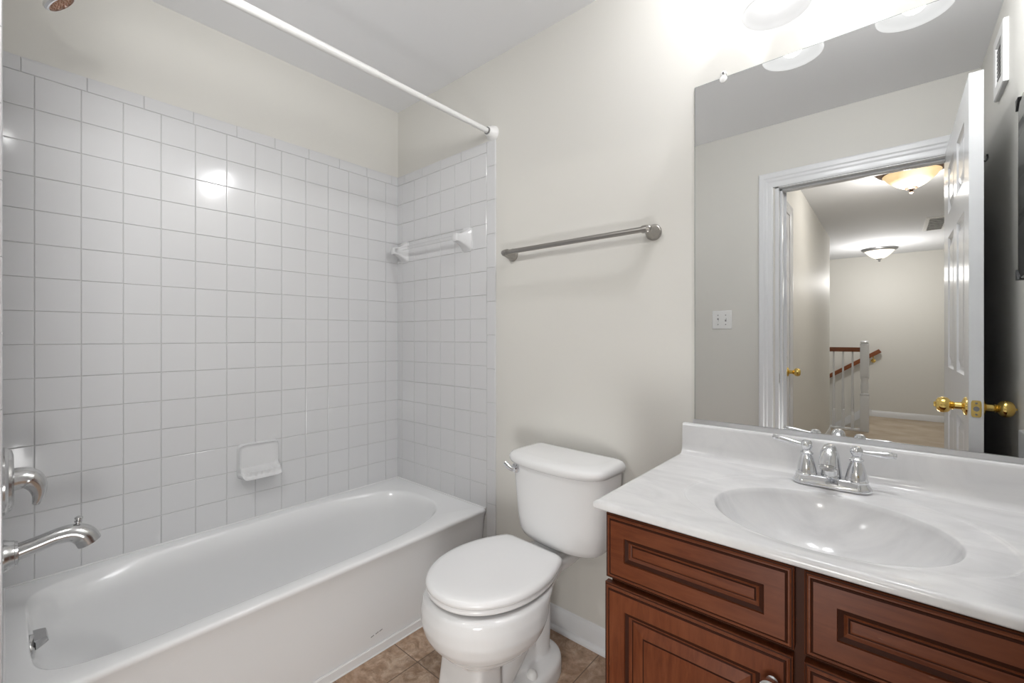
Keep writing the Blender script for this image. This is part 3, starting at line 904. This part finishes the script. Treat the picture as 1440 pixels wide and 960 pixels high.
# pedestal front
rings = []
for z_, hw, v0, v1 in ((0.23, 0.090, 0.47, 0.572), (0.17, 0.092, 0.47, 0.576), (0.10, 0.096, 0.47, 0.584), (0.03, 0.102, 0.468, 0.594), (0.0, 0.104, 0.466, 0.598)):
    r_ = []
    for i in range(40):
        t_ = 2 * PI * i / 40
        r_.append(Vector((TXC + hw * sgnpow(math.cos(t_), 0.30), -((v0 + v1) / 2 + (v1 - v0) / 2 * sgnpow(math.sin(t_), 0.30)), z_)))
    rings.append(r_)
loft(bm, rings)
# core between pedestal and trapway
box(bm, (TXC - 0.055, -0.52, 0.0), (TXC + 0.055, -0.28, 0.23))
# foot
loft(bm, [sup(0.118, 0.19, 0.22, 0.33, 2.6, 3.0, 0.0), sup(0.118, 0.19, 0.22, 0.33, 2.6, 3.0, 0.048), sup(0.113, 0.185, 0.215, 0.33, 2.6, 3, 0.062), sup(0.10, 0.17, 0.20, 0.33, 2.6, 3, 0.070), sup(0.06, 0.12, 0.15, 0.33, 2.6, 3, 0.076)])
# trapway
tube(bm, spline([(TXC, -0.465, 0.085), (TXC, -0.415, 0.125), (TXC, -0.335, 0.20), (TXC, -0.280, 0.28), (TXC, -0.245, 0.34)], 6), [0.080] * 12 + [0.074] * 13, 24)
tube(bm, spline([(TXC, -0.27, 0.30), (TXC, -0.242, 0.25), (TXC, -0.238, 0.16), (TXC, -0.245, 0.01)], 6), [0.066] * 19, 24)
# rear deck
rings = []
for z_, g in ((0.330, -0.03), (0.352, -0.006), (0.372, 0.0), (0.384, -0.003), (0.387, -0.010)):
    rings.append([Vector((TXC + x_ * (1 + g / 0.13), -(v_ + (g if v_ > 0.2 else -g)), z_)) for x_, v_ in ((-0.088, 0.055), (0.088, 0.055), (0.092, 0.12), (0.092, 0.175), (0.104, 0.22), (0.130, 0.275), (0.150, 0.34), (-0.150, 0.34), (-0.130, 0.275), (-0.104, 0.22), (-0.092, 0.175), (-0.092, 0.12))])
loft(bm, rings)
# spacer carrying the tank
box(bm, (TXC - 0.06, -0.160, 0.372), (TXC + 0.06, -0.07, 0.421))
bowl = obj('bowl', bm, M['china'], to)
md = bowl.modifiers.new('cast', 'REMESH'); md.mode = 'VOXEL'; md.voxel_size = 0.0045; md.use_smooth_shade = True
md = bowl.modifiers.new('smooth', 'SMOOTH'); md.factor = 0.5; md.iterations = 8


def lid_ring(g, z):
    out = []
    for i in range(72):
        t_ = 2 * PI * i / 72
        c_, s_ = math.cos(t_), math.sin(t_)
        if s_ >= 0:
            out.append(Vector((TXC + sgnpow(c_, 2 / 2.1) * (0.180 + g), -(0.425 + sgnpow(s_, 2 / 2.1) * (0.222 + g)), z)))
        else:
            # sides run in towards the hinge, then a short straight back edge with tight corners
            u_ = min(1.0, -s_ / 0.80)
            v_ = 0.425 - (0.196 + g) * u_ ** 0.98
            wdt = (0.180 + g) - 0.058 * u_ ** 1.9
            if -s_ <= 0.80: x_ = math.copysign(wdt, c_)
            else:
                k_ = abs(c_) / 0.6
                x_ = math.copysign((wdt - 0.012) * k_ + 0.0, c_) if k_ < 0.97 else math.copysign(wdt - 0.004, c_)
            out.append(Vector((TXC + x_, -v_, z)))
    return out


bm = bm_new()
loft(bm, [lid_ring(-0.03, 0.3965), lid_ring(-0.004, 0.3965), lid_ring(0.0, 0.4000), lid_ring(0.001, 0.4060), lid_ring(-0.003, 0.4120), lid_ring(-0.02, 0.4130)])
obj('seat', bm, M['seat'], to, angle=50)
bm = bm_new()
loft(bm, [lid_ring(-0.03, 0.4145), lid_ring(0.000, 0.4145), lid_ring(0.004, 0.4180), lid_ring(0.005, 0.4250), lid_ring(0.002, 0.4320), lid_ring(-0.005, 0.4375), lid_ring(-0.02, 0.4405), lid_ring(-0.06, 0.4425), lid_ring(-0.12, 0.4435)])
obj('lid', bm, M['seat'], to, angle=50)
for s in (-1, 1):
    bm = bm_new(); box(bm, (TXC + s * 0.075 - 0.022, -0.226, 0.386), (TXC + s * 0.075 + 0.022, -0.200, 0.418), 0.006, 3); obj('hinge', bm, M['seat'], to)
for s in (-1, 1):
    bm = bm_new(); lathe(bm, (TXC + s * 0.086, -0.335, 0.066), (0, 0, 1), [(0.018, 0), (0.019, 0.004), (0.017, 0.012), (0.013, 0.020), (0.007, 0.024), (0, 0.025)], 24); obj('bolt_cap', bm, M['plastic'], to)

# ------------------------------------------------------------------ vanity cabinet
VX0, VX1 = 1.626, 2.435
VF = -0.535           # face of the frame
DF = -0.556           # face of doors
CZ = 0.777
vc_ = thing('vanity_cabinet', 'reddish brown wooden vanity cabinet with framed drawers under the white sink top', 'cabinet', ((VX0 + VX1) / 2, VF, 0))
bm = bm_new()
box(bm, (VX0, VF + 0.02, 0.0), (VX0 + 0.016, -0.005, CZ), 0.0)
box(bm, (VX1 - 0.016, VF + 0.02, 0.0), (VX1, -0.005, CZ))
box(bm, (VX0 + 0.016, VF + 0.02, 0.10), (VX1 - 0.016, -0.005, 0.115)); box(bm, (VX0 + 0.016, -0.02, 0.115), (VX1 - 0.016, -0.008, CZ))
obj('carcass', bm, M['cherry_v'], vc_, angle=25)
bm = bm_new()
for lo, hi in (((VX0, 0.10), (VX0 + 0.045, CZ)), ((1.972, 0.145), (2.020, 0.735)), ((VX1 - 0.06, 0.10), (VX1, CZ)), ((VX0 + 0.045, 0.735), (VX1 - 0.06, CZ)), ((VX0 + 0.045, 0.10), (VX1 - 0.06, 0.145)), ((VX0 + 0.045, 0.595), (1.972, 0.635)), ((2.020, 0.595), (VX1 - 0.06, 0.635))):
    box(bm, (lo[0], VF, lo[1]), (hi[0], VF + 0.02, hi[1]))
obj('face_frame', bm, M['cherry_box'], vc_, smooth=False)
bm = bm_new(); box(bm, (VX0 + 0.01, VF + 0.07, 0.0), (VX1 - 0.01, VF + 0.085, 0.10)); obj('toe_kick', bm, M['cherry_box'], vc_)


def front(bm, x0, x1, z0, z1, fw, raised):
    """frame and panel front: outer moulded edge, flat frame, inner ogee, panel; grooves carry the dark glaze (material 1)"""
    w, h = x1 - x0, z1 - z0
    D = -DF + VF + 0.0   # thickness
    st = [(0, D - 0.006), (0.0015, D - 0.004), (0.004, D - 0.0035), (0.0065, D - 0.0015), (0.0085, D - 0.0015), (0.0095, D - 0.0024), (0.0105, D - 0.0015), (0.0135, D), (fw, D), (fw + 0.001, D - 0.0035), (fw + 0.003, D - 0.004), (fw + 0.009, D - 0.0055), (fw + 0.013, D - 0.009), (fw + 0.0145, D - 0.0095), (fw + 0.016, D - 0.0095)]
    mi = [0, 0, 1, 0, 0, 0, 1, 1, 0, 0, 1, 1, 0, 0, 1]
    if raised:
        st += [(fw + 0.018, D - 0.0085), (fw + 0.042, D - 0.0035), (fw + 0.0435, D - 0.0042), (fw + 0.045, D - 0.0025)]
        mi += [1, 0, 1, 1]
    else:
        st += [(fw + 0.0175, D - 0.0078), (fw + 0.02, D - 0.0072)]
        mi += [1, 0]
    nested_panel(bm, (x0, VF, z0), (1, 0, 0), (0, 0, 1), (0, -1, 0), w, h, st, mis=mi + [0], back=0.0)


for x0, x1 in ((1.619, 1.988), (2.003, 2.385)):
    bm = bm_new(); front(bm, x0, x1, 0.620, 0.767, 0.046, False); obj('drawer_front', bm, [M['cherry_h'], M['glaze']], vc_, angle=8)
for x0, x1, kx in ((1.616, 1.986, 1.955), (2.003, 2.385, 2.036)):
    bm = bm_new(); front(bm, x0, x1, 0.125, 0.607, 0.050, True); dd = obj('door', bm, [M['cherry_v'], M['glaze']], vc_, angle=8)
    bm = bm_new(); lathe(bm, (kx, DF, 0.551), (0, -1, 0), [(0.010, 0), (0.008, 0.003), (0.006, 0.008), (0.007, 0.013), (0.013, 0.017), (0.0165, 0.021), (0.016, 0.026), (0.010, 0.030), (0, 0.031)], 28); obj('knob', bm, M['chrome'], dd)['label'] = 'round chrome knob'

# ------------------------------------------------------------------ countertop with oval basin
ct = thing('vanity_sink', 'white cultured marble vanity top with moulded oval sink and backsplash', 'sink top', (2.02, -0.28, 0.797))
X0, X1, Y0, Y1, Z1 = 1.597, XR - 0.001, -0.572, -0.001, 0.797
BX, BY, BA, BBR = 2.010, -0.343, 0.207, 0.176
NT = 192
angs = sorted(set([2 * PI * i / NT for i in range(NT)] + [math.atan2(yy - BY, xx - BX) % (2 * PI) for xx in (X0, X1) for yy in (Y0, Y1)]))


def rect_at(t_, ins=0.0):
    c_, s_ = math.cos(t_), math.sin(t_)
    kx = ((X1 if c_ > 0 else X0) - BX) / c_ if abs(c_) > 1e-9 else 1e9
    ky = ((Y1 if s_ > 0 else Y0) - BY) / s_ if abs(s_) > 1e-9 else 1e9
    k = min(kx, ky)
    x_ = BX + c_ * k; y_ = BY + s_ * k
    return Vector((min(max(x_, X0 + ins), X1 - ins * 0), min(max(y_, Y0 + ins), Y1), 0))


def ell_at(t_, a, b): return Vector((BX + math.cos(t_) * a * b / math.hypot(b * math.cos(t_), a * math.sin(t_)), BY + math.sin(t_) * a * b / math.hypot(b * math.cos(t_), a * math.sin(t_)), 0))


def ring_ell(t_): # outer dished oval around the basin
    s_ = math.sin(t_)
    return ell_at(t_, 0.280, 0.282 if s_ > 0 else 0.189)


rings = []
def basin_z(r):
    return Z1 - 0.003 - 0.135 * (1 - r ** 2.6) ** 0.75
for r in (0.02, 0.06, 0.12, 0.25, 0.4, 0.55, 0.68, 0.78, 0.86, 0.92, 0.96, 0.985):
    rings.append([(lambda p: Vector((p.x, p.y, basin_z(r) - 0.001)))(ell_at(t_, BA * r, BBR * r)) for t_ in angs])
for r, dz in ((1.0, -0.0055), (1.012, -0.0042), (1.03, -0.0036)):
    rings.append([(lambda p: Vector((p.x, p.y, Z1 + dz)))(ell_at(t_, BA * r, BBR * r)) for t_ in angs])
for f, dz in ((0.5, -0.0033), (0.86, -0.0030), (0.93, -0.0026), (0.97, -0.0012), (1.0, -0.0002), (1.03, 0.0)):
    row = []
    for t_ in angs:
        a_, b_2 = ell_at(t_, BA * 1.03, BBR * 1.03), ring_ell(t_)
        p = a_.lerp(b_2, f)
        row.append(Vector((p.x, p.y, Z1 + dz)))
    rings.append(row)
# towards the rectangular edge, then the rounded front
for ins, dz in ((0.022, 0.0), (0.010, 0.0), (0.005, -0.001), (0.0015, -0.0038), (0.0, -0.008), (0.0, -0.016), (0.003, -0.020), (0.02, -0.0202)):
    row = []
    for t_ in angs:
        p = rect_at(t_, ins); row.append(Vector((p.x, p.y, Z1 + dz)))
    rings.append(row)
bm = bm_new(); loft(bm, rings, cap0=True, cap1=False)
obj('counter_slab', bm, M['marble'], ct, angle=60)
bm = bm_new()
pr = [(0, -0.005), (0.046, -0.005), (0.046, 0.0), (0.036, 0.0015), (0.029, 0.006), (0.0245, 0.014), (0.0225, 0.03), (0.0205, 0.088), (0.0190, 0.0935), (0.0155, 0.0965), (0.010, 0.097), (0, 0.097)]
loft(bm, [[Vector((x_, -0.0005 - a, Z1 + c)) for a, c in pr] for x_ in (1.605, X1)])
obj('backsplash', bm, M['marble'], ct, angle=50)
bm = bm_new(); box(bm, (XR - 0.03, -0.565, Z1 - 0.001), (XR - 0.001, -0.024, Z1 + 0.094), 0.004, 3); obj('side_splash', bm, M['marble'], ct)
bm = bm_new(); lathe(bm, (BX, BY, Z1 - 0.140), (0, 0, 1), [(0.030, 0), (0.030, 0.003), (0.024, 0.005), (0.018, 0.003), (0.016, 0.008), (0, 0.009)], 28); obj('drain', bm, M['chrome'], ct)

# ------------------------------------------------------------------ faucet
FX, FY, FZ = 2.002, -0.092, Z1
fa = thing('faucet', 'polished chrome two-handle faucet on the back of the sink top', 'faucet', (FX, FY, FZ))
bm = bm_new()


def stad(hx, r, z, mid=0.0):
    pts = []
    for i in range(48):
        t_ = 2 * PI * i / 48
        x_ = r * math.cos(t_); y_ = r * math.sin(t_)
        x_ += math.copysign(hx, x_) if abs(x_) > 1e-6 else 0
        # a little narrower between the handles
        pts.append(Vector((FX + x_, FY + y_, FZ + z)))
    return pts


loft(bm, [stad(0.051, 0.0315, -0.001), stad(0.051, 0.0315, 0.004), stad(0.051, 0.030, 0.009), stad(0.051, 0.026, 0.013), stad(0.051, 0.0235, 0.020), stad(0.051, 0.021, 0.0225), stad(0.04, 0.012, 0.023)])
obj('base_plate', bm, M['chrome'], fa, angle=50)
HP = [(0.024, 0), (0.0245, 0.004), (0.0225, 0.007), (0.0225, 0.010), (0.021, 0.018), (0.0185, 0.030), (0.0150, 0.043), (0.0125, 0.049), (0.0118, 0.051), (0.0150, 0.054), (0.0150, 0.057), (0.011, 0.060), (0.0085, 0.064), (0.0115, 0.069), (0.0135, 0.075), (0.0128, 0.082), (0.0085, 0.088), (0.0, 0.090)]
for s, tip in ((-1, Vector((FX - 0.051 - 0.080, FY + 0.010, FZ + 0.103))), (1, Vector((FX + 0.051 + 0.076, FY + 0.012, FZ + 0.092)))):
    hx = FX + s * 0.051
    bm = bm_new(); lathe(bm, (hx, FY, FZ + 0.018), (0, 0, 1), HP, 32); hb = obj('handle', bm, M['chrome'], fa)
    st_ = Vector((hx + s * 0.008, FY, FZ + 0.093))
    d_ = tip - st_; ln = d_.length
    bm = bm_new(); lathe(bm, st_, d_, [(0.006, 0), (0.0052, 0.010), (0.0060, 0.018), (0.0068, ln * 0.45), (0.0080, ln * 0.72), (0.0076, ln * 0.84), (0.0052, ln * 0.89), (0.0068, ln * 0.93), (0.0060, ln * 0.98), (0, ln)], 20); obj('lever', bm, M['chrome'], hb)
bm = bm_new()
path = spline([(FX, FY + 0.010, FZ + 0.018), (FX, FY + 0.006, FZ + 0.050), (FX, FY - 0.006, FZ + 0.080), (FX, FY - 0.028, FZ + 0.094), (FX, FY - 0.056, FZ + 0.086), (FX, FY - 0.072, FZ + 0.062)], 7)
nn = len(path)
tube(bm, path, [0.0235 - 0.0075 * min(1, i / (nn * 0.5)) + 0.003 * max(0, i / nn - 0.55) / 0.45 for i in range(nn)], 26)
so = obj('spout', bm, M['chrome'], fa)
bm = bm_new(); pe = path[-1]; de = (path[-1] - path[-2]).normalized()
lathe(bm, pe - de * 0.001, de, [(0.0165, 0), (0.017, 0.003), (0.016, 0.007), (0.012, 0.008), (0, 0.006)], 24); obj('aerator', bm, M['satin'], so)
bm = bm_new(); lathe(bm, (FX, FY + 0.027, FZ + 0.015), (0, 0.05, 1), [(0.0028, 0), (0.0028, 0.052), (0.006, 0.055), (0.0065, 0.061), (0.004, 0.066), (0, 0.067)], 14); obj('lift_rod', bm, M['chrome'], fa)

# ------------------------------------------------------------------ mirror
mr_ = thing('wall_mirror', 'large frameless wall mirror above the sink, reflecting the open doorway', 'mirror', (2.04, 0, 0.90))
MX0, MX1, MZ0, MZ1 = 1.638, XR - 0.003, 0.901, 1.9755
bm = bm_new(); box(bm, (MX0, -0.0052, MZ0), (MX1, -0.0005, MZ1)); obj('glass_edge', bm, M['mirror_edge'], mr_, smooth=False)
bm = bm_new()
bm.faces.new([bm.verts.new(p) for p in ((MX0 + 0.0015, -0.0056, MZ0 + 0.001), (MX1, -0.0056, MZ0 + 0.001), (MX1, -0.0056, MZ1 - 0.0015), (MX0 + 0.0015, -0.0056, MZ1 - 0.0015))])
f = bm.faces; obj('silvered_face', bm, M['mirror'], mr_, smooth=False)
bm = bm_new()
pr = [(0, 0), (0.0095, 0), (0.0095, 0.0135), (0.0080, 0.0135), (0.0080, 0.002), (0, 0.002)]
loft(bm, [[Vector((x_, -0.0002 - a, 0.8945 + c)) for a, c in pr] for x_ in (MX0 - 0.004, MX1)])
obj('bottom_channel', bm, M['aluminium'], mr_, angle=20)
bm = bm_new()
cxp = 1.725
lathe(bm, (cxp, 0.0, MZ1 + 0.010), (0, -1, 0), [(0.009, 0), (0.009, 0.007), (0.007, 0.009), (0.004, 0.0095), (0.003, 0.008), (0, 0.008)], 20)
lathe(bm, (cxp, -0.0058, MZ1 - 0.006), (0, -1, 0), [(0.011, 0), (0.011, 0.003), (0.008, 0.0045), (0, 0.005)], 20)
cl = obj('mirror_clip', bm, M['plastic'], mr_)
bm = bm_new(); lathe(bm, (cxp, -0.0085, MZ1 + 0.012), (0, -1, 0), [(0.0032, 0), (0.0032, 0.0016), (0.0016, 0.002), (0, 0.002)], 12); obj('screw', bm, M['gunmetal'], cl)

# ------------------------------------------------------------------ vanity light
vl = thing('vanity_light', 'chrome bar light with frosted white bell shades above the mirror', 'lamp', (2.026, 0, 2.20))
bm = bm_new(); box(bm, (1.84, -0.028, 2.155), (2.212, -0.001, 2.265), 0.012, 4); obj('back_plate', bm, M['chrome'], vl)
BELL = [(0.022, 0.0), (0.030, -0.004), (0.037, -0.014), (0.040, -0.030), (0.041, -0.050), (0.045, -0.068), (0.053, -0.084), (0.064, -0.096), (0.073, -0.103), (0.079, -0.110), (0.0805, -0.114)]
SHZ = 2.151
for bx in (1.888, 2.164):
    by = -0.130
    bm = bm_new()
    tube(bm, spline([(bx, -0.02, 2.205), (bx, -0.07, 2.215), (bx, by + 0.01, 2.212), (bx, by, 2.185)]), 0.008, 14)
    lathe(bm, (bx, by, 2.188), (0, 0, -1), [(0.012, 0), (0.024, 0.004), (0.028, 0.012), (0.028, 0.036), (0.024, 0.040), (0, 0.040)], 24)
    arm = obj('arm', bm, M['chrome'], vl)
    bm = bm_new()
    outer = [(r, h) for r, h in BELL]
    inner = [(r - 0.0035, h) for r, h in reversed(BELL)]
    n = 56
    rings = []
    for r, h in outer + [(0.0795, -0.1165)] + inner:
        rings.append([Vector((bx + r * math.cos(2 * PI * i / n), by + r * math.sin(2 * PI * i / n), SHZ + h)) for i in range(n)])
    loft(bm, rings, cap0=False, cap1=False)
    obj('shade', bm, M['shade'], vl, angle=60)
    bm = bm_new(); lathe(bm, (bx, by, 2.148), (0, 0, -1), [(0.013, 0), (0.013, 0.010), (0.017, 0.018), (0.022, 0.028), (0.0235, 0.037), (0.021, 0.046), (0.013, 0.053), (0.0, 0.056)], 24); obj('bulb', bm, M['bulb'], arm)
    point_light('vanity_bulb_light', (bx, by, 2.062), VANITY_W, BULB_COLOR, 0.03)
    # added unseen fill light just under the ceiling, clear of the shade
    point_light('ceiling_fill_light', (bx, by - 0.21, 2.405), CEILING_FILL_W, BULB_COLOR, 0.03)

# ------------------------------------------------------------------ small wall items
ls = thing('light_switch', 'white double toggle switch plate on the beige wall beside the doorway', 'switch', (1.296, YF, 1.281))
bm = bm_new(); nested_panel(bm, (1.238, YF, 1.222), (1, 0, 0), (0, 0, 1), (0, 1, 0), 0.116, 0.118, [(0, 0.002), (0.003, 0.005), (0.008, 0.006)], back=-0.0005); obj('plate', bm, M['plastic'], ls)
for sx, dz in ((1.273, -0.006), (1.319, 0.006)):
    bm = bm_new(); box(bm, (sx - 0.0045, YF + 0.0055, 1.281 - 0.011), (sx + 0.0045, YF + 0.0065, 1.281 + 0.011)); sl = obj('slot', bm, M['gunmetal'], ls)
    bm = bm_new(); box(bm, (sx - 0.004, YF + 0.006, 1.281 + dz - 0.006), (sx + 0.004, YF + 0.015, 1.281 + dz + 0.006), 0.0015); obj('toggle', bm, M['plastic'], ls)
    for zz in (0.030, -0.030):
        bm = bm_new(); lathe(bm, (sx, YF + 0.0055, 1.281 + zz), (0, 1, 0), [(0.0036, 0), (0.0036, 0.001), (0.001, 0.0016), (0, 0.0016)], 12); obj('screw', bm, M['gunmetal'], ls)

vg = thing('wall_vent', 'white framed vent grille high on the right wall, seen in the mirror', 'vent', (XR, -1.02, 2.22))
gy0, gy1, gz0, gz1 = -1.115, -0.92, 2.10, 2.33
bm = bm_new(); nested_panel(bm, (XR, gy0, gz0), (0, 1, 0), (0, 0, 1), (-1, 0, 0), gy1 - gy0, gz1 - gz0, [(0, 0.012), (0.003, 0.015), (0.040, 0.015), (0.042, 0.004)], back=-0.0005); obj('frame', bm, M['plastic'], vg)
for i in range(9):
    zz = gz0 + 0.046 + i * 0.0155
    bm = bm_new(); box(bm, (XR - 0.011, gy0 + 0.043, zz), (XR - 0.004, gy1 - 0.043, zz + 0.008)); obj('louvre', bm, M['gunmetal'], vg)

mc = thing('medicine_cabinet', 'slim mirrored cabinet with black corner clips on the right wall, at the mirror edge', 'cabinet', (XR, -0.52, 1.64))
cy0, cy1, cz0, cz1 = -0.600, -0.26, 1.350, 1.900
bm = bm_new(); box(bm, (XR - 0.022, cy0, cz0), (XR - 0.0005, cy1, cz1), 0.002); obj('body', bm, M['grey_paint'], mc, angle=25)
bm = bm_new(); nested_panel(bm, (XR - 0.022, cy0 + 0.004, cz0 + 0.004), (0, 1, 0), (0, 0, 1), (-1, 0, 0), cy1 - cy0 - 0.008, cz1 - cz0 - 0.008, [(0, 0.004), (0.012, 0.005)], back=0.0); obj('mirror_door', bm, M['mirror'], mc, smooth=False)
for yy in (cy0, cy1):
    for zz in (cz0, cz1):
        sy = 1 if yy == cy0 else -1; sz = 1 if zz == cz0 else -1
        bm = bm_new()
        loft(bm, [[Vector((x_, yy - sy * 0.003, zz - sz * 0.003)), Vector((x_, yy + sy * 0.03, zz - sz * 0.003)), Vector((x_, yy - sy * 0.003, zz + sz * 0.03))] for x_ in (XR - 0.030, XR - 0.012)])
        obj('corner_clip', bm, M['black'], mc, smooth=False)['label'] = 'black corner clip'

hk = thing('robe_hook', 'small black hook on the back of the open white door', 'hook', (DLX + DLT, -0.75, 1.79))
bm = bm_new()
box(bm, (DLX + DLT - 0.0005, -0.758, 1.772), (DLX + DLT + 0.003, -0.742, 1.805), 0.001)
tube(bm, spline([(DLX + DLT + 0.001, -0.75, 1.778), (DLX + DLT + 0.010, -0.75, 1.776), (DLX + DLT + 0.014, -0.75, 1.786), (DLX + DLT + 0.013, -0.75, 1.797)]), 0.0028, 10)
obj('hook_body', bm, M['black'], hk)
